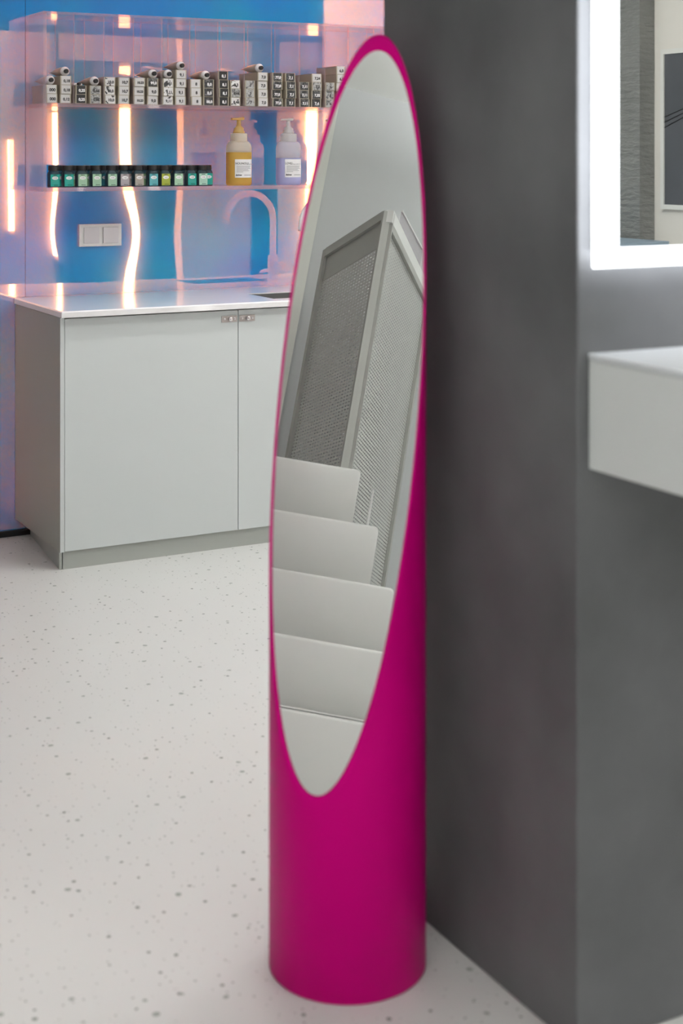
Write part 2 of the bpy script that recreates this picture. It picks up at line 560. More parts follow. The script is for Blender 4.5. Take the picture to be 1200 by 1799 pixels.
# added panels, laid out for their reflections, and vertical tubes on its rear side, seen only as reflections in the film
def rear(name, x0, x1, z0, z1, mat, label, t=0.02):
    return struct(bx(name, x0, x1, 2.5335, 2.5335 + t, z0, z1, mat), label, 'panel')
rear('trim_1', 2.66, 3.385, 0.0, 2.95, M['black_panel'], 'black panel reflected as blue behind the light switch')
rear('trim_2', 2.00, 2.62, 0.0, 2.10, M['light_paint'], 'light grey panel reflected at the left end of the film')
rear('trim_3', 3.43, 3.86, 0.0, 2.10, M['mid_paint'], 'mid grey panel reflected between the jars and bottles')
rear('trim_4', 3.885, 4.05, 0.0, 2.95, M['black_panel'], 'narrow black panel reflected as deep blue beside the tap')
rear('trim_5', 4.06, 4.32, 0.0, 2.10, M['light_paint'], 'light grey panel reflected behind the pump bottles')
rear('trim_8', 3.3855, 3.4255, 0.0, 2.10, M['white_paint'], 'narrow white batten reflected as a pink line')
rear('trim_9', 2.665, 3.38, 1.95, 2.10, M['mid_paint'], 'light grey band above the black panel', 0.03)
rear('trim_10', 2.00, 2.655, 2.105, 2.95, M['black_panel'], 'black panel above the light grey reflected panel')
rear('trim_11', 3.39, 3.88, 2.105, 2.95, M['black_panel'], 'black panel above the mid grey reflected panel')
rear('trim_12', 4.055, 4.35, 2.105, 2.95, M['black_panel'], 'black panel above the panel behind the bottles')
rear('trim_6', 4.36, 5.1, 0.0, 2.95, M['white_paint'], 'tall white panel reflected at the right end of the film')
def vtube(x, r, z0, z1, label):
    t = thing('tube_light', label, 'light', (x, 2.575, z0), 0, 'vertical tube lights behind the partition')
    bm = bmesh.new(); lathe(bm, [(r, 0.02), (r, z1 - z0 - 0.02)], 16); obj('tube', bm, M['streak'], t, True)
    for z in (0.0, z1 - z0 - 0.02):
        bm = bmesh.new(); lathe(bm, [(r * 1.1, z), (r * 1.1, z + 0.02)], 16); obj('end_cap', bm, M['housing'], t)
    bm = bmesh.new(); box(bm, -0.01, 0.01, -0.04, -r * 0.9, 0, z1 - z0); obj('bracket', bm, M['housing'], t)
vtube(2.335, 0.016, 0.95, 1.50, 'vertical tube light reflected at the far left film edge')
vtube(2.635, 0.015, 0.82, 1.66, 'vertical tube light reflected left of the light switch')
vtube(3.060, 0.030, 0.35, 1.94, 'brightest vertical tube light reflected right of the light switch')
vtube(4.270, 0.030, 0.45, 1.75, 'vertical tube light reflected behind the pump bottles')

# unseen pendant lamps, tuned for the light they throw
for (x, y, L, W, rz, s) in LAMP_SPOTS:
    where = {0.20: 'above the viewer', 0.55: 'behind the viewer', 3.10: 'in front of the lit mirror', 3.11: 'near the framed picture', 2.55: 'over the sink cabinet', 3.20: 'added behind the partition to light the film', -1.3: 'added near the perforated screen to brighten the ceiling'}[x]
    t = thing('unseen_pendant', 'long white unseen pendant light ' + where, 'light', (x, y, CEIL), rz, 'unseen pendant lights')
    if s not in M['diffuser']:
        M['diffuser'][s] = emit('lamp_diffuser', (1.0, 1.0, 0.985), s)
    bm = bmesh.new(); box(bm, -L / 2, L / 2, -W / 2, W / 2, -LAMP_DROP - 0.03, -LAMP_DROP, 0.004); obj('diffuser', bm, M['diffuser'][s], t)
    if x == 2.55:  # shield added to keep this lamp's light off the film wall
        bm = bmesh.new(); box(bm, -L / 2 - 0.012, L / 2 + 0.012, 0.14, 0.146, -LAMP_DROP - 0.29, -LAMP_DROP + 0.01); shd = obj('light_blocker', bm, M['housing'], t)
        for sx in (-1, 1):
            bm = bmesh.new(); box(bm, sx * (L / 2 + 0.0125), sx * (L / 2 + 0.016), -W / 2, 0.14, -LAMP_DROP - 0.03, -LAMP_DROP); obj('blocker_arm', bm, M['housing'], shd)
    if x == -1.3:  # tray added to block downward light, so only the ceiling is lit
        bm = bmesh.new(); box(bm, -L / 2, L / 2, -W / 2 - 0.012, W / 2 + 0.012, -LAMP_DROP - 0.042, -LAMP_DROP - 0.0305); tray = obj('opaque_tray', bm, M['housing'], t)
        for sy in (-1, 1):
            bm = bmesh.new(); box(bm, -L / 2, L / 2, *sorted((sy * (W / 2 + 0.0005), sy * (W / 2 + 0.012))), -LAMP_DROP - 0.0304, -LAMP_DROP + 0.004); obj('tray_side', bm, M['housing'], tray)
    for sx in (-1, 1):
        bm = bmesh.new(); box(bm, sx * (L / 2 + 0.0005), sx * (L / 2 + 0.012), -W / 2, W / 2, -LAMP_DROP - 0.032, -LAMP_DROP + 0.002); obj('end_cap', bm, M['housing'], t)
        bm = bmesh.new(); lathe(bm, [(0.003, -LAMP_DROP + 0.0022), (0.003, -0.0005)], 8, sx * (L / 2 + 0.006), 0); obj('suspension_rod', bm, M['housing'], t)

# ------------------------------------------------------------------ magenta tube mirror
CX, CY, RO, RI, Z0, K, T0 = 1.2456, 2.3206, 0.136, 0.1315, 0.9726, 4.7864, 0.648
tm = thing('floor_mirror', 'tall magenta tube standing on the floor, cut slantwise with an oval mirror', 'mirror', (CX, CY, 0))
def cut(r, a): return Z0 + K * r * math.cos(a - T0)
NS = 160
def ringv(bm, r, zf):
    return [bm.verts.new((r * math.cos(2 * PI * i / NS), r * math.sin(2 * PI * i / NS), zf(2 * PI * i / NS))) for i in range(NS)]
def bridge(bm, a, b):
    for i in range(NS):
        bm.faces.new((a[i], a[(i + 1) % NS], b[(i + 1) % NS], b[i]))
bm = bmesh.new()
lo = ringv(bm, RO, lambda a: 0.003)
hi = ringv(bm, RO, lambda a: cut(RO, a) - 0.006)
b0 = ringv(bm, RO - 0.003, lambda a: 0.0)
bridge(bm, b0, lo); bridge(bm, lo, hi)
bm.faces.new(b0[::-1])
obj('tube_body', bm, M['pink'], tm, True)
bm = bmesh.new()
r0 = ringv(bm, RO, lambda a: cut(RO, a) - 0.006)
r1 = ringv(bm, RO - 0.0006, lambda a: cut(RO - 0.0006, a) - 0.001)
r2 = ringv(bm, (RO + RI) / 2, lambda a: cut((RO + RI) / 2, a) + 0.001)
r3 = ringv(bm, RI + 0.0004, lambda a: cut(RI + 0.0004, a) - 0.002)
r4 = ringv(bm, RI, lambda a: cut(RI, a) - 0.020)
for a, b in ((r0, r1), (r1, r2), (r2, r3), (r3, r4)):
    bridge(bm, a, b)
obj('rim', bm, M['pink'], tm, True)
bm = bmesh.new()
rm = ringv(bm, RI, lambda a: cut(RI, a) - 0.012)
bm.faces.new(rm)
rb = ringv(bm, RI, lambda a: cut(RI, a) - 0.022)
bm.faces.new(rb[::-1])
bridge(bm, rb, rm)
o = obj('mirror_glass', bm, M['mirror'], tm)
o['label'] = 'oval silver mirror set into the slanted cut'

# ------------------------------------------------------------------ sink cabinet
X0, X1, Y0, ZT, ZB = 1.564, 3.52, 4.9593, 0.876, 0.8545
cb = thing('sink_cabinet', 'pale grey-green sink cabinet with handleless doors under the white worktop', 'cabinet', (X0, Y0, 0))
D = YB - Y0
W_ = X1 - X0
ZP = 0.0616
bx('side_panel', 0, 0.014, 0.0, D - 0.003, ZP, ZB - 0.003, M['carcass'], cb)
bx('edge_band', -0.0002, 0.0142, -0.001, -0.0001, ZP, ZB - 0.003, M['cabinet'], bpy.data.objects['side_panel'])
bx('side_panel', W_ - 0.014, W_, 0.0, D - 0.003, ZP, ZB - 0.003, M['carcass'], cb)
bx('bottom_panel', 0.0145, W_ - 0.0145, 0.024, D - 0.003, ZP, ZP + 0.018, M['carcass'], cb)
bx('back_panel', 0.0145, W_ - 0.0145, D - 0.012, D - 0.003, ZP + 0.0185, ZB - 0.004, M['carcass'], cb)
dx = [2.2195 - X0 - 0.6405, 2.2195 - X0, 2.2195 - X0 + 0.6405, W_ - 0.0155]
for i in range(3):
    d = bx('door', dx[i] + 0.0012, dx[i + 1] - 0.0012, 0.001, 0.020, ZP + 0.001, ZB - 0.007, M['cabinet'], cb, bev=0.0008)
    if i in (0, 1):
        hx0 = dx[i + 1] - 0.0012 - 0.064 if i == 0 else dx[i] + 0.0012 + 0.003
        sgn = 1
        lp = bx('latch_plate', hx0, hx0 + 0.061, -0.0015, 0.001, 0.806, 0.829, M['brass'], d, bev=0.0006)
        lp['label'] = 'small metal latch plate with screws'
        for (fx, rr, hh) in ((0.011, 0.0045, 0.003), (0.033, 0.0085, 0.010), (0.050, 0.0045, 0.004)):
            bm = bmesh.new()
            lathe(bm, [(rr, 0), (rr, hh * 0.7), (rr * 0.7, hh)], 14)
            bmesh.ops.rotate(bm, verts=bm.verts[:], cent=(0, 0, 0), matrix=Matrix.Rotation(PI / 2, 3, 'X'))
            bmesh.ops.translate(bm, verts=bm.verts[:], vec=(hx0 + fx, -0.0012, 0.8175))
            # third-level limit: the screws hang from the door beside the plate
            obj('knob' if rr > 0.006 else 'screw', bm, M['chrome'], d, True)
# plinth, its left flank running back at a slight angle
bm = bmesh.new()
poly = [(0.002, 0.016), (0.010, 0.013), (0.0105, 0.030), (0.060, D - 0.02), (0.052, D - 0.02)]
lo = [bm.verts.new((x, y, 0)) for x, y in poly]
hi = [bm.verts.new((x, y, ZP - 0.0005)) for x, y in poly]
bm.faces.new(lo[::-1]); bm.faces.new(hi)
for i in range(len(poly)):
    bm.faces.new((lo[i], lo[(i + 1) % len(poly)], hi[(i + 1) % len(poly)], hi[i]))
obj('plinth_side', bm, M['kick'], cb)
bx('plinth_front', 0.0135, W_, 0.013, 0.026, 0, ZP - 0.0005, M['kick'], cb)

# worktop with the sink hole
SX0, SX1, SY0, SY1 = 2.385, 2.73, 5.015, 5.25
def rrect(x0, x1, y0, y1, r, n=5):
    pts = []
    for cx, cy, a0 in ((x1 - r, y0 + r, -PI / 2), (x1 - r, y1 - r, 0), (x0 + r, y1 - r, PI / 2), (x0 + r, y0 + r, PI)):
        for k in range(n + 1):
            a = a0 + PI / 2 * k / n
            pts.append((cx + r * math.cos(a), cy + r * math.sin(a)))
    return pts
wt = thing('worktop', 'white glossy stone worktop with a sink opening', 'worktop', (X0, Y0, ZB))
bm = bmesh.new()
ox, oy = X0, Y0
xs = [X0 - 0.004, SX0, SX1, X1 + 0.004]
ys = [Y0 - 0.028, SY0, SY1, YB - 0.0035]
T = ZT - ZB
# four slabs around the hole, joined along shared vertices, edge rounded at the front and left
def grid_slab(z):
    return [[bm.verts.new((x - ox, y - oy, z)) for x in xs] for y in ys]
E_ = 0.004
top = [[bm.verts.new(((x + (E_ if i == 0 else -E_ if i == 3 else 0)) - ox, (y + (E_ if j == 0 else 0)) - oy, T)) for i, x in enumerate(xs)] for j, y in enumerate(ys)]
mid = grid_slab(T - E_)
bot = grid_slab(0.0)
for j in range(3):
    for i in range(3):
        if i == 1 and j == 1:
            continue
        bm.faces.new((top[j][i], top[j][i + 1], top[j + 1][i + 1], top[j + 1][i]))
        bm.faces.new((bot[j][i], bot[j + 1][i], bot[j + 1][i + 1], bot[j][i + 1]))
def skirt(seq):
    for (a, b) in zip(seq, seq[1:]):
        bm.faces.new((bot[a[0]][a[1]], bot[b[0]][b[1]], mid[b[0]][b[1]], mid[a[0]][a[1]]))
        bm.faces.new((mid[a[0]][a[1]], mid[b[0]][b[1]], top[b[0]][b[1]], top[a[0]][a[1]]))
skirt([(0, 0), (0, 1), (0, 2), (0, 3), (1, 3), (2, 3), (3, 3), (3, 2), (3, 1), (3, 0), (2, 0), (1, 0), (0, 0)])
skirt([(1, 1), (2, 1), (2, 2), (1, 2), (1, 1)])
bmesh.ops.recalc_face_normals(bm, faces=bm.faces[:])
obj('stone_slab', bm, M['counter'], wt)
bm = bmesh.new()
inner = rrect(SX0 + 0.0005, SX1 - 0.0005, SY0 + 0.0005, SY1 - 0.0005, 0.02)
def loop(bm, pts, z): return [bm.verts.new((x - ox, y - oy, z)) for x, y in pts]
a = loop(bm, inner, T - 0.004)
b = loop(bm, rrect(SX0 + 0.006, SX1 - 0.006, SY0 + 0.006, SY1 - 0.006, 0.025), -0.14)
n = len(a)
for i in range(n):
    bm.faces.new((a[(i + 1) % n], a[i], b[i], b[(i + 1) % n]))
bm.faces.new(b)
sk = obj('sink_basin', bm, M['sink'], wt, False)
bm = bmesh.new(); lathe(bm, [(0.028, 0), (0.028, 0.003), (0.02, 0.004)], 20, (SX0 + SX1) / 2 - ox, (SY0 + SY1) / 2 - oy)
bmesh.ops.translate(bm, verts=bm.verts[:], vec=(0, 0, -0.1395)); obj('drain', bm, M['chrome'], sk)

# tap
FX, FY = 2.785, 5.15
fa = thing('tap', 'white swan-neck tap, its spout swung left over the sink', 'tap', (FX, FY, ZT))
bm = bmesh.new(); lathe(bm, [(0.024, 0), (0.024, 0.004), (0.0215, 0.006), (0.0215, 0.096), (0.0195, 0.099)], 28); obj('body', bm, M['faucet'], fa, True)
pts = [(0, 0, 0.09), (0, 0, 0.15), (0, 0, 0.20), (0, 0, 0.255)]
RA = 0.109
for k in range(1, 17):
    a = PI * k / 16
    pts.append((-RA + RA * math.cos(a), 0, 0.255 + RA * math.sin(a)))
pts += [(-2 * RA, 0, 0.247), (-2 * RA, 0, 0.237)]
bm = bmesh.new(); tube_path(bm, pts, 0.0135, 18); obj('spout', bm, M['faucet'], fa, True)
bm = bmesh.new(); lathe(bm, [(0.021, 0), (0.021, 0.048), (0.019, 0.051)], 28)
bmesh.ops.rotate(bm, verts=bm.verts[:], cent=(0, 0, 0), matrix=Matrix.Rotation(-PI / 2, 3, 'X'))
bmesh.ops.rotate(bm, verts=bm.verts[:], cent=(0, 0, 0), matrix=Matrix.Rotation(-0.45, 3, 'Z'))
bmesh.ops.translate(bm, verts=bm.verts[:], vec=(0.010, 0.008, 0.05)); hb = obj('handle_hub', bm, M['faucet'], fa, True)
bm = bmesh.new(); tube_path(bm, [(0.034, 0.040, 0.055), (0.034, 0.040, 0.10), (0.034, 0.040, 0.145)], [0.0042, 0.0042, 0.0036], 12); obj('lever', bm, M['faucet'], hb, True)
# short second outlet arm at the sides of the body
bm = bmesh.new(); tube_path(bm, [(0.02, 0, 0.034), (0.10, 0, 0.034), (0.16, 0, 0.034)], 0.007, 12); obj('supply_arm', bm, M['faucet'], fa, True)
bm = bmesh.new(); tube_path(bm, [(-0.018, 0, 0.034), (-0.035, 0, 0.034), (-0.052, 0, 0.030), (-0.06, 0, 0.018)], 0.0075, 12); obj('side_outlet', bm, M['faucet'], fa, True)

# light switch
sw = thing('light_switch', 'white double light switch plate on the iridescent wall', 'switch', (1.8895, YB - 0.001, 1.0985))
bx('plate', -0.0835, 0.0835, -0.012, 0, -0.042, 0.042, M['switch'], sw, bev=0.002)
bx('rocker', -0.066, -0.006, -0.0155, -0.0121, -0.030, 0.030, M['switch_key'], sw, bev=0.001)
o = bx('rocker', 0.009, 0.069, -0.0185, -0.0121, -0.030, 0.030, M['switch_key'], sw, bev=0.001)

# ------------------------------------------------------------------ acrylic wall shelf
AY0 = 5.28
AX0, AX1 = SEAM, 3.12
ZA0, ZA1, ZU0, ZU1, ZTP = 1.270, 1.2845, 1.5735, 1.5875, 1.915
sh = thing('acrylic_shelf', 'clear acrylic wall shelf with upright dividers above the sink', 'shelf', (AX0, YB, ZA0))
def slab(name, x0, x1, y0, y1, z0, z1):
    bm = bmesh.new()
    vs, fs = box(bm, x0 - AX0, x1 - AX0, y0 - YB, y1 - YB, z0 - ZA0, z1 - ZA0)
    dims = (x1 - x0, y1 - y0, z1 - z0)
    thin = dims.index(min(dims))
    bm.normal_update()
    for f in fs:
        nn = [abs(c) for c in f.normal]
        f.material_index = 0 if nn.index(max(nn)) == thin else 1
    return obj(name, bm, [M['acrylic_thick'] if name == 'side_panel' else M['acrylic'], M['acrylic_edge']], sh)
AYB = YB - 0.004
slab('side_panel', AX0, AX0 + 0.012, AY0, AYB, ZA0, ZTP)
slab('side_panel', AX1 - 0.012, AX1, AY0, AYB, ZA0, ZTP)
slab('lower_shelf', AX0 + 0.0125, AX1 - 0.0125, AY0, AYB, ZA0, ZA1)
slab('upper_shelf', AX0 + 0.0125, AX1 - 0.0125, AY0, AYB, ZU0, ZU1)
slab('top_panel', AX0 + 0.0125, AX1 - 0.0125, AY0, AYB, ZTP - 0.009, ZTP)
for x in (1.714, 1.827, 1.941, 2.052, 2.163, 2.277, 2.386, 2.501, 2.620, 2.732, 2.837, 2.951, 3.04):
    slab('divider', x, x + 0.004, AY0 + 0.001, AYB, ZU1 + 0.0005, ZTP - 0.0095)

# ------------------------------------------------------------------ cartons on the upper shelf
COLS = [((1.617, 1.660), [('000', 'lab_light'), ('000', 'lab_light')]),
        ((1.667, 1.711), [('0,12', 'lab_light'), ('0,18', 'lab_light'), ('0,18', 'lab_light')]),
        ((1.724, 1.768), [('0,25', 'lab_black'), ('0,25', 'lab_black')]),
        ((1.778, 1.824), [('0,66', 'lab_mid'), ('0,66', 'lab_mid')]),
        ((1.835, 1.881), [('10,0', 'lab_white')] * 3),
        ((1.886, 1.932), [('10,7', 'lab_light')] * 3),
        ((1.947, 1.993), [('10,23', 'lab_light')] * 3),
        ((2.000, 2.046), [('9,0', 'lab_light'), ('9,0', 'lab_light'), ('99,0', 'lab_dark')]),
        ((2.060, 2.106), [('9,11', 'lab_white')] * 3),
        ((2.111, 2.157), [('9,1', 'lab_light')] * 4),
        ((2.172, 2.218), [('8', 'lab_light')] * 3),
        ((2.224, 2.270), [('88,0', 'lab_dark'), ('8,0', 'lab_dark'), ('8,0', 'lab_dark')]),
        ((2.286, 2.330), [('8,1', 'lab_black')] * 4),
        ((2.334, 2.378), [('8,46', 'lab_white'), ('8,44', 'lab_mid'), ('8,3', 'lab_white')]),
        ((2.394, 2.438), [('7', 'lab_mid')] * 3),
        ((2.448, 2.494), [('7,0', 'lab_light')] * 4),
        ((2.510, 2.556), [('77,0', 'lab_dark')] * 4),
        ((2.568, 2.614), [('7,1', 'lab_dark')] * 4),
        ((2.628, 2.674), [('7,11', 'lab_dark')] * 3),
        ((2.680, 2.726), [('7,4', 'lab_dark'), ('7,32', 'lab_dark'), ('7,3', 'lab_mid'), ('7,24', 'lab_light')]),
        ((2.740, 2.784), [('6', 'lab_mid')] * 3),
        ((2.790, 2.832), [('6,0', 'lab_light')] * 5)]
BH = 0.0324
LEVELS = {1: ['only'], 2: ['bottom', 'top'], 3: ['bottom', 'middle', 'top'], 4: ['bottom', 'second', 'third', 'top'], 5: ['bottom', 'second', 'third', 'fourth', 'top']}
NTH = ['first', 'second', 'third', 'fourth', 'fifth', 'sixth', 'seventh', 'eighth', 'ninth', 'tenth', 'eleventh', 'twelfth', 'thirteenth', 'fourteenth', 'fifteenth', 'sixteenth', 'seventeenth', 'eighteenth', 'nineteenth', 'twentieth', 'twenty-first', 'twenty-second']
STYLE = {'lab_light': 'pale grey', 'lab_white': 'white', 'lab_black': 'black', 'lab_dark': 'charcoal', 'lab_mid': 'mottled grey'}
carton_mesh = None
stack_top = {}
for ci, ((x0, x1), items) in enumerate(COLS):
    for li, (s, st) in enumerate(items):
        wd = x1 - x0 - 0.003
        z = ZU1 + 0.0006 + li * (BH + 0.0004)
        yo = random.uniform(0, 0.010)
        xo = random.uniform(-0.0012, 0.0012)
        t = thing('hair_colour_carton', 'carton marked %s with %s end, %s in %s stack from left' % (s, STYLE[st], {'bottom': 'lowest', 'middle': 'middle', 'top': 'topmost', 'only': 'only', 'second': 'second from below', 'third': 'third from below', 'fourth': 'fourth from below'}[LEVELS[len(items)][li]], NTH[ci]), 'carton',
                  ((x0 + x1) / 2 + xo, AY0 + 0.008 + yo, z), 0, 'hair colour cartons on the upper shelf')
        if abs(wd - 0.043) < 0.004:
            wd = 0.043 if x1 - x0 >= 0.0455 else 0.041
        bm = bmesh.new(); box(bm, -wd / 2, wd / 2, 0.0, 0.172, 0, BH); obj('carton_body', bm, M['carton'], t)
        lm = M[st]
        bm = bmesh.new(); box(bm, -wd / 2 + 0.004, wd / 2 - 0.004, -0.0008, -0.0001, 0.001, BH - 0.001); lb = obj('end_label', bm, lm, t)
        ink = M['ink_white'] if st in ('lab_black', 'lab_dark') else M['ink_dark']
        sz = 0.0150 if len(s) < 4 else (0.0138 if len(s) < 5 else 0.0118)
        text('number', s, sz, ink, (0.003, -0.0011, BH * 0.42), t, 0.0007)
    stack_top[ci] = ((x0 + x1) / 2, ZU1 + 0.0006 + len(items) * (BH + 0.0004))

def colour_tube(x, z, label, tilt=0.0):
    t = thing('hair_colour_tube', label, 'tube', (x, AY0 + 0.012, z + 0.0002), tilt, 'loose hair colour tubes on the cartons')
    R_ = 0.0165
    bm = bmesh.new()
    rings = []
    seg = 20
    for (y, rx, rz) in ((0.020, R_, R_), (0.06, R_, R_), (0.10, R_ * 1.1, R_ * 0.8), (0.135, R_ * 1.12, R_ * 0.35), (0.150, R_ * 1.14, 0.0012), (0.156, R_ * 1.14, 0.0012)):
        rings.append([bm.verts.new((rx * math.cos(2 * PI * i / seg), y, R_ + rz * math.sin(2 * PI * i / seg))) for i in range(seg)])
    for a, b in zip(rings, rings[1:]):
        for i in range(seg):
            bm.faces.new((a[i], a[(i + 1) % seg], b[(i + 1) % seg], b[i]))
    bm.faces.new(rings[0][::-1]); bm.faces.new(rings[-1])
    bmesh.ops.recalc_face_normals(bm, faces=bm.faces[:])
    obj('tube_body', bm, M['tube'], t, True)
    def ylathe(prof):
        bm = bmesh.new(); lathe(bm, prof, 20)
        bmesh.ops.rotate(bm, verts=bm.verts[:], cent=(0, 0, 0), matrix=Matrix.Rotation(PI / 2, 3, 'X'))
        bmesh.ops.translate(bm, verts=bm.verts[:], vec=(0, 0, R_))
        return bm
    obj('shoulder', ylathe([(R_ * 1.02, -0.022), (R_ * 1.02, -0.016), (R_ * 0.75, -0.011), (R_ * 0.5, -0.0085)]), M['tube_end'], t, True)
    obj('cap', ylathe([(0.0082, -0.010), (0.0082, 0.003), (0.0068, 0.005)]), M['cap'], t)
    return t
for ci, dxx, nm in ((0, -0.014, '000'), (1, 0.003, '0,12'), (3, 0.002, '0,66'), (7, 0.006, '99,0'), (8, 0.006, '9,11'), (9, 0.006, '9,1'), (11, -0.006, '88,0'), (15, -0.006, '7,0')):
    x, z = stack_top[ci]
    if ci == 0:
        dxx = -0.002
    colour_tube(x + dxx, z, 'olive tube with black cap on the %s cartons, %s stack from left' % (nm, NTH[ci]))
# flattened used tube and a spare carton lying on top
t = thing('empty_colour_tube', 'flattened white tube lying on the black 0,25 cartons', 'tube', (stack_top[2][0], AY0 + 0.02, stack_top[2][1] + 0.0003), 0.1)
bm = bmesh.new(); box(bm, -0.018, 0.018, 0.02, 0.13, 0, 0.008, 0.003); obj('tube_body', bm, M['tube_end'], t)
bm = bmesh.new(); lathe(bm, [(0.005, 0), (0.005, 0.016)], 14); bmesh.ops.rotate(bm, verts=bm.verts[:], cent=(0, 0, 0), matrix=Matrix.Rotation(PI / 2, 3, 'X')); bmesh.ops.translate(bm, verts=bm.verts[:], vec=(0, 0.019, 0.0052)); obj('cap', bm, M['cap'], t)

# ------------------------------------------------------------------ jars on the lower shelf
JC = {'teal': (0.0, 0.34, 0.27), 'light green': (0.36, 0.58, 0.40), 'mauve grey': (0.42, 0.38, 0.40), 'taupe': (0.40, 0.36, 0.31), 'blue': (0.10, 0.42, 0.46), 'olive': (0.36, 0.42, 0.04), 'mint': (0.40, 0.64, 0.52), 'dark blue': (0.03, 0.20, 0.24), 'green': (0.24, 0.44, 0.22), 'yellow green': (0.40, 0.48, 0.08)}
JM = {k: pbr(k.replace(' ', '_') + '_jar_label', v, 0.5) for k, v in JC.items()}
FRONT = [(1.648, 'teal', '+10'), (1.700, 'teal', '+1'), (1.751, 'light green', '+72'), (1.805, 'light green', '+76'), (1.864, 'light green', '+72'), (1.912, 'mauve grey', '+62'), (1.968, 'taupe', '+60'), (2.024, 'blue', '+30'), (2.072, 'olive', '+63'), (2.123, 'light green', '+32'), (2.177, 'teal', '+30'), (2.222, 'mint', '+76')]
BACK = [(1.690, 'teal', '+1'), (1.741, 'green', '+72'), (1.798, 'green', '+73'), (1.855, 'dark blue', '+11'), (1.907, 'light green', '+70'), (1.962, 'taupe', '+66'), (2.015, 'green', '+73'), (2.065, 'olive', '+63'), (2.115, 'dark blue', '+21'), (2.168, 'mauve grey', '+62'), (2.218, 'teal', '+30'), (2.268, 'teal', '+30')]
ORD = ['first', 'second', 'third', 'fourth', 'fifth', 'sixth', 'seventh', 'eighth', 'ninth', 'tenth', 'eleventh', 'twelfth']
bm = bmesh.new(); lathe(bm, [(0.0180, 0), (0.0198, 0.002), (0.0198, 0.049), (0.0180, 0.055), (0.0135, 0.060), (0.0135, 0.063)], 28, super_n=4.0)
jar_body = bpy.data.meshes.new('jar_body'); bm.normal_update(); bm.to_mesh(jar_body); bm.free()
for p in jar_body.polygons: p.use_smooth = abs(p.normal.z) < 0.9
bm = bmesh.new(); lathe(bm, [(0.0180, 0.0602), (0.0186, 0.0615), (0.0186, 0.076), (0.0172, 0.0785)], 24)
jar_cap = bpy.data.meshes.new('jar_cap'); bm.normal_update(); bm.to_mesh(jar_cap); bm.free()
bm = bmesh.new(); box(bm, -0.0165, 0.0165, -0.0208, -0.0199, 0.004, 0.047)
jar_label = bpy.data.meshes.new('jar_label'); bm.normal_update(); bm.to_mesh(jar_label); bm.free()
bm = bmesh.new()
e0 = [bm.verts.new((0.0115 * math.cos(2 * PI * i / 20), -0.0209, 0.0335 + 0.0062 * math.sin(2 * PI * i / 20))) for i in range(20)]
e1 = [bm.verts.new((0.0115 * math.cos(2 * PI * i / 20), -0.0212, 0.0335 + 0.0062 * math.sin(2 * PI * i / 20))) for i in range(20)]
bm.faces.new(e1)
for i in range(20): bm.faces.new((e0[i], e0[(i + 1) % 20], e1[(i + 1) % 20], e1[i]))
bmesh.ops.recalc_face_normals(bm, faces=bm.faces[:])
jar_oval = bpy.data.meshes.new('jar_oval'); bm.to_mesh(jar_oval); bm.free()
jar_body.materials.append(M['jar_glass']); jar_cap.materials.append(M['cap']); jar_oval.materials.append(M['paper'])
for row, (lst, y) in enumerate(((FRONT, AY0 + 0.026), (BACK, AY0 + 0.082))):
    for i, (x, c, s) in enumerate(lst):
        t = thing('dye_jar', '%s labelled jar with black lid, %s from left in the %s row' % (c, ORD[i], ('front', 'back')[row]), 'jar', (x, y, ZA1 + 0.0003), 0, 'dye jars on the lower shelf')
        link('jar_body', jar_body, None, t)
        link('lid', jar_cap, None, t)
        lm = jar_label.copy(); lb = link('label', lm, JM[c], t)
        link('label_oval', jar_oval, None, lb)
        text('shade_number', s, 0.0085, M['ink_grey'], (0, -0.02145, 0.0330), t, 0.0)
        if row == 0:
            text('maker_name', 'VIEW', 0.0062, M['ink_dark'], (0, -0.0211, 0.0432), t, 0.0001)
            text('maker_name', 'davines', 0.0056, M['ink_dark'], (0.003, -0.0211, 0.0085), t, 0.0001)
            for zz, hw in ((0.0215, 0.012), (0.0155, 0.013)):
                bm = bmesh.new(); box(bm, -hw, hw, -0.0212, -0.02085, zz, zz + 0.0006); obj('print_line', bm, M['ink_grey'], t)

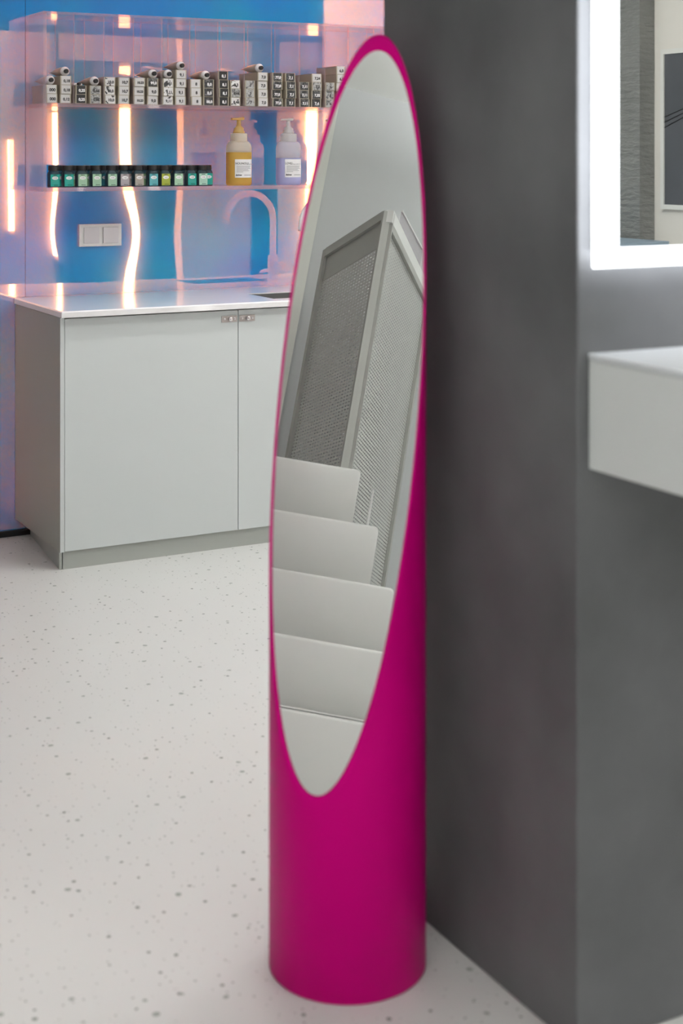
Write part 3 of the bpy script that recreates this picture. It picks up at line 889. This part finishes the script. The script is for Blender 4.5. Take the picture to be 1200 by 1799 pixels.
# ------------------------------------------------------------------ pump bottles
def pump_bottle(x, y, label, body, liquid, pump, fill, lines, maker):
    t = thing('pump_bottle', label, 'bottle', (x, y, ZA1 + 0.0003), 0, 'pump bottles on the lower shelf')
    W2, D2 = 0.0485, 0.036
    prof = [(0.90, 0.0), (0.97, 0.004), (1.0, 0.010), (1.0, 0.138), (0.985, 0.148), (0.94, 0.156), (0.86, 0.163), (0.75, 0.168), (0.66, 0.170)]
    low = [p for p in prof if p[1] < fill] + [(1.0, fill)]
    up = [(1.0, fill)] + [p for p in prof if p[1] > fill]
    sy = D2 / W2
    bm = bmesh.new(); lathe(bm, [(r * W2, z) for r, z in up], 36, sy=sy, super_n=2.8); obj('bottle_body', bm, body, t, True)
    bm = bmesh.new(); lathe(bm, [(r * W2, z) for r, z in low], 36, sy=sy, super_n=2.8); o = obj('liquid_fill', bm, liquid, t, True); o['label'] = 'lower part of the bottle filled with coloured liquid'
    bm = bmesh.new(); lathe(bm, [(0.0315, 0.168), (0.0325, 0.170), (0.0325, 0.196), (0.0305, 0.199), (0.020, 0.201)], 28); obj('collar', bm, M['pump_white'] if pump is M['pump_white'] else body, t, True)
    bm = bmesh.new(); lathe(bm, [(0.0225, 0.199), (0.0225, 0.207), (0.0195, 0.210), (0.0185, 0.219), (0.0120, 0.225), (0.0085, 0.230), (0.0072, 0.250)], 24); st = obj('pump_stem', bm, pump, t, True)
    bm = bmesh.new(); box(bm, -0.032, 0.021, -0.008, 0.008, 0.250, 0.262, 0.004, 3)
    for v in bm.verts:
        if v.co.x < -0.01: v.co.z = 0.256 + (v.co.z - 0.256) * 0.6 - 0.002
    obj('pump_head', bm, pump, st, True)
    # flat front label
    yl = -D2 - 0.0004
    bm = bmesh.new()
    cols_ = []
    for k in range(15):
        x_ = -0.031 + 0.073 * k / 14
        yb = -D2 * (1 - abs(x_ / W2) ** 2.8) ** (1 / 2.8)
        cols_.append([bm.verts.new((x_, yb + dy, z_)) for dy, z_ in ((-0.0009, 0.030), (-0.0009, 0.100), (0.0006, 0.100), (0.0006, 0.030))])
    for p_, q_ in zip(cols_, cols_[1:]):
        for k in range(4):
            bm.faces.new((p_[k], q_[k], q_[(k + 1) % 4], p_[(k + 1) % 4]))
    bm.faces.new(cols_[0]); bm.faces.new(cols_[-1][::-1])
    bmesh.ops.recalc_face_normals(bm, faces=bm.faces[:])
    lb = obj('front_label', bm, M['paper'], t)
    text('product_name', lines[0], 0.0115, M['ink_dark'], (-0.0035 if len(lines[0]) > 5 else -0.0165, yl - 0.0013, 0.084), lb, 0.0)
    text('product_type', lines[1], 0.0050, M['ink_grey'], (0.0300 if len(lines[0]) > 5 else 0.0115, yl - 0.0011, 0.0815), lb, 0.0)
    for k, hw in enumerate((0.068, 0.064, 0.068, 0.056, 0.062, 0.032)):
        bm = bmesh.new(); zz = 0.0735 - k * 0.0045
        box(bm, -0.026, -0.026 + hw * 0.86, yl - 0.0012, yl - 0.0009, zz, zz + 0.0012); obj('print_line', bm, M['ink_grey'], lb)
    text('maker_name', maker, 0.0085, M['ink_dark'], (-0.017, yl - 0.0012, 0.040), lb, 0.0003)
    bm = bmesh.new(); box(bm, 0.006, 0.033, yl - 0.0012, yl - 0.0009, 0.0385, 0.0405); obj('print_line', bm, M['ink_grey'], lb)
    return t
pump_bottle(2.390, 5.335, 'cream pump bottle with honey yellow filling beside the jars', M['bottle_cream'], M['liquid_yellow'], M['pump_yellow'], 0.127, ('NOUNOU/', 'conditioner'), 'davines')
pump_bottle(2.602, 5.335, 'frosted pump bottle with lilac filling next to the yellow one', M['bottle_clear'], M['liquid_lilac'], M['pump_white'], 0.105, ('LOVE/', 'smoothing conditioner'), 'davines')
pump_bottle(2.800, 5.335, 'frosted pump bottle mostly hidden behind the magenta mirror', M['bottle_clear'], M['liquid_lilac'], M['pump_white'], 0.095, ('LOVE/', 'curl conditioner'), 'davines')

# ------------------------------------------------------------------ lit mirror and console on the pillar front
lm = thing('lit_wall_mirror', 'wall mirror with glowing white border on the dark pillar', 'mirror', (1.438, 1.919, 1.2265))
MW, MH = 0.70, 1.10
YM = -0.042
bw, bh = 0.046, 0.030
bx('backing', 0.025, MW - 0.025, YM + 0.006, -0.001, 0.025, MH - 0.025, M['housing'], lm)
bx('mirror_glass', bw, MW - bw, YM - 0.0005, YM + 0.0055, bh, MH - bh, M['mirror'], lm)
bm = bmesh.new()
for (x0, x1, z0, z1) in ((0, bw, 0, MH), (MW - bw, MW, 0, MH), (bw, MW - bw, 0, bh), (bw, MW - bw, MH - bh, MH)):
    bm2 = box(bm, x0, x1, YM, YM + 0.005, z0, z1)
obj('glowing_border', bm, M['led'], lm)
for (x0, x1, z0, z1) in ((0.012, 0.024, 0.012, MH - 0.012), (MW - 0.024, MW - 0.012, 0.012, MH - 0.012), (0.0245, MW - 0.0245, 0.012, 0.024), (0.0245, MW - 0.0245, MH - 0.024, MH - 0.012)):
    bx('backlight_strip', x0, x1, YM + 0.0065, YM + 0.016, z0, z1, M['backlight'], lm)
co = thing('wall_console', 'pale grey floating console below the lit mirror', 'console', (1.458, 1.919, 0.909))
bx('body', 0.0, 0.85, -0.42, -0.001, 0, 0.170, M['console'], co, bev=0.002)
bx('top', -0.0015, 0.8515, -0.4215, -0.001, 0.1702, 0.181, M['console_top'], co, bev=0.002)
bx('drawer_front', 0.004, 0.846, -0.436, -0.4202, 0.003, 0.1695, M['console'], co, bev=0.002)

# ------------------------------------------------------------------ what the two mirrors show of the room
struct(bx('trim_7', XR - 0.10, XR - 0.002, -3.2, -2.52, 0, CEIL - 0.001, M['pier']), 'rippled grey plaster pier seen in the lit mirror', 'pier')
pc = thing('wall_picture', 'dark picture in a white frame on the beige wall', 'picture', (XR - 0.001, -1.95, 1.10))
for (y0, y1, z0, z1) in ((-0.50, -0.475, 0.02, 0.85), (0.475, 0.50, 0.02, 0.85), (-0.475, 0.475, 0.02, 0.045), (-0.475, 0.475, 0.825, 0.85)):
    bx('frame_bar', -0.02, 0, y0, y1, z0, z1, M['picture_frame'], pc)
bx('print', -0.012, -0.001, -0.4749, 0.4749, 0.0451, 0.8249, M['picture'], pc)
for k in range(3):
    bm = bmesh.new()
    tube_path(bm, [(-0.0135, -0.4745, 0.50 - 0.028 * k), (-0.0135, -0.1, 0.60 - 0.012 * k), (-0.0135, 0.47, 0.68)], 0.0022, 6)
    obj('printed_wire', bm, M['black'], pc)
tb = thing('side_table', 'pale blue side table against the grey pier', 'table', (4.80, -2.62, 0))
bx('table_top', -0.28, 0.28, -0.36, 0.36, 0.93, 0.965, M['bench'], tb, bev=0.004)
for sx in (-0.26, 0.22):
    for sy in (-0.34, 0.30):
        bx('leg', sx, sx + 0.04, sy, sy + 0.04, 0, 0.9298, M['bench'], tb)

# white door leaf on the left wall
dr = struct(bx('door_1', XL + 0.001, XL + 0.045, 1.845, 2.70, 0.0, CEIL - 0.001, M['white_paint']), 'white full-height door leaf at the edge of the oval mirror', 'door')
# perforated screen: two leaves hinged at the front post
AP = Vector((-1.207, 1.758, 0)); LE = Vector((-1.841, 1.842, 0)); RE = Vector((-2.05, 1.353, 0)); ZS = 2.23
ps = thing('perforated_screen', 'two-leaf perforated metal screen behind the stepped rack', 'screen', AP)
def leaf(end, head, rail_mat):
    v = end - AP
    L = v.length
    az = math.atan2(v.y, v.x)
    bm = bmesh.new()
    box(bm, 0.0365, L - 0.03, -0.001, 0.001, 0.06, ZS - (0.035 if head else 0.069) - head)
    p = obj('mesh_sheet', bm, M['mesh'], ps); p.rotation_euler = (0, 0, az)
    bars = [('post', (0.015, 0.032, 0, ZS - 0.002)), ('post', (L - 0.03, L, 0, ZS - 0.002)), ('top_rail', (0.0325, L - 0.0305, ZS - 0.035, ZS)), ('bottom_rail', (0.0325, L - 0.0305, 0.03, 0.06))]
    if not head:
        bars[0] = ('post', (0.026, 0.036, 0, ZS - 0.002)); bars[2] = ('top_rail', (0.012, L - 0.0305, ZS - 0.042, ZS + 0.003)); bars.append(('inner_rail', (0.0365, L - 0.0305, ZS - 0.068, ZS - 0.0425)))
    for nm, (x0, x1, z0, z1) in bars:
        bm = bmesh.new(); box(bm, x0, x1, -0.014, 0.014, z0, z1); q = obj(nm, bm, rail_mat if nm == 'top_rail' else M['frame_metal'], p)
    if head:
        bm = bmesh.new(); box(bm, 0.0345, L - 0.0305, -0.002, 0.002, ZS - 0.0355 - head, ZS - 0.0355); obj('header_plate', bm, M['frame_metal'], p)
    return p
leaf(LE, 0.10, M['frame_metal']); leaf(RE, 0.0, M['white_metal'])
# clear sheet standing between the two leaves
ish = bpy.data.objects.new('inner_panel', None); C.objects.link(ish); ish.parent = ps
ish.location = (-1.72 - AP.x, 1.593 - AP.y, 0); ish.rotation_euler = (0, 0, math.atan2(-0.223, -0.43))
bx('clear_sheet', 0.0, 0.44, -0.003, 0.003, 0.0, 2.42, M['acrylic'], ish)
bx('edge_strip', 0.0, 0.44, -0.004, 0.004, 2.4202, 2.428, M['white_metal'], ish)
# stepped rack
rk = thing('stepped_rack', 'white metal rack with five stepped trays in front of the screen', 'rack', (-0.50, 1.75, 0), math.radians(15))
TR = [(0.0, 0.503, -0.06), (-0.10, 0.700, -0.05), (-0.20, 0.888, -0.03), (-0.30, 1.071, 0.045), (-0.40, 1.250, 0.13)]
# local frame: +x faces the mirror, +y runs to its far end
for i, (x, zt, y0) in enumerate(TR):
    z0 = zt - 0.215 if i else 0.0
    bm = bmesh.new()
    rf = 0.010
    arc = [(x - rf + rf * math.cos(q), -rf + rf * math.sin(q)) for q in [PI / 2 * k / 6 for k in range(7)]]
    rings = []
    for (y, dz) in ((y0, -0.014), (y0 + 0.0015, -0.008), (y0 + 0.005, -0.003), (y0 + 0.012, 0.0), (0.62, 0.0)):
        outer = [(x, z0)] + [(px, zt + dz + pz) for px, pz in arc] + [(x - 0.03, zt + dz)]
        innr = [(x - 0.03, zt + dz - 0.003), (x - rf, zt + dz - 0.003), (x - 0.003, zt + dz - rf), (x - 0.003, z0)]
        rings.append([bm.verts.new((px, y, pz)) for px, pz in outer + innr])
    m_ = len(rings[0])
    for a, b in zip(rings, rings[1:]):
        for k in range(m_):
            bm.faces.new((a[k], a[(k + 1) % m_], b[(k + 1) % m_], b[k]))
    bm.faces.new(rings[0]); bm.faces.new(rings[-1][::-1])
    bmesh.ops.recalc_face_normals(bm, faces=bm.faces[:])
    tr = obj('tray_front', bm, M['white_metal'], rk)
    for p_ in tr.data.polygons:
        p_.use_smooth = p_.normal.x > 0.02 and abs(p_.normal.y) < 0.5
    if i:
        bx('tray_floor', x + 0.0005, x + 0.0955, y0, 0.62, z0 + 0.02, z0 + 0.024, M['white_metal'], tr)
for y in (0.08, 0.58):
    bm = bmesh.new()
    pts = [(-0.006, 0.0), (-0.44, 0.0), (-0.44, 1.2), (-0.406, 1.2)] + [q for i in range(4, 0, -1) for q in ((TR[i][0] - 0.006, TR[i][1] - 0.22), (TR[i][0] + 0.094, TR[i][1] - 0.22))]
    pts = [(-0.006, 0.0), (-0.44, 0.0), (-0.44, 1.2), (-0.407, 1.2), (-0.407, 1.03), (-0.307, 0.85), (-0.207, 0.66), (-0.107, 0.47), (-0.006, 0.28)]
    a = [bm.verts.new((x, y, z)) for x, z in pts]
    b = [bm.verts.new((x, y + 0.006, z)) for x, z in pts]
    bm.faces.new(a); bm.faces.new(b[::-1])
    for k in range(len(pts)):
        bm.faces.new((a[k], b[k], b[(k + 1) % len(pts)], a[(k + 1) % len(pts)]))
    bmesh.ops.recalc_face_normals(bm, faces=bm.faces[:])
    obj('side_bracket', bm, M['white_metal'], rk)
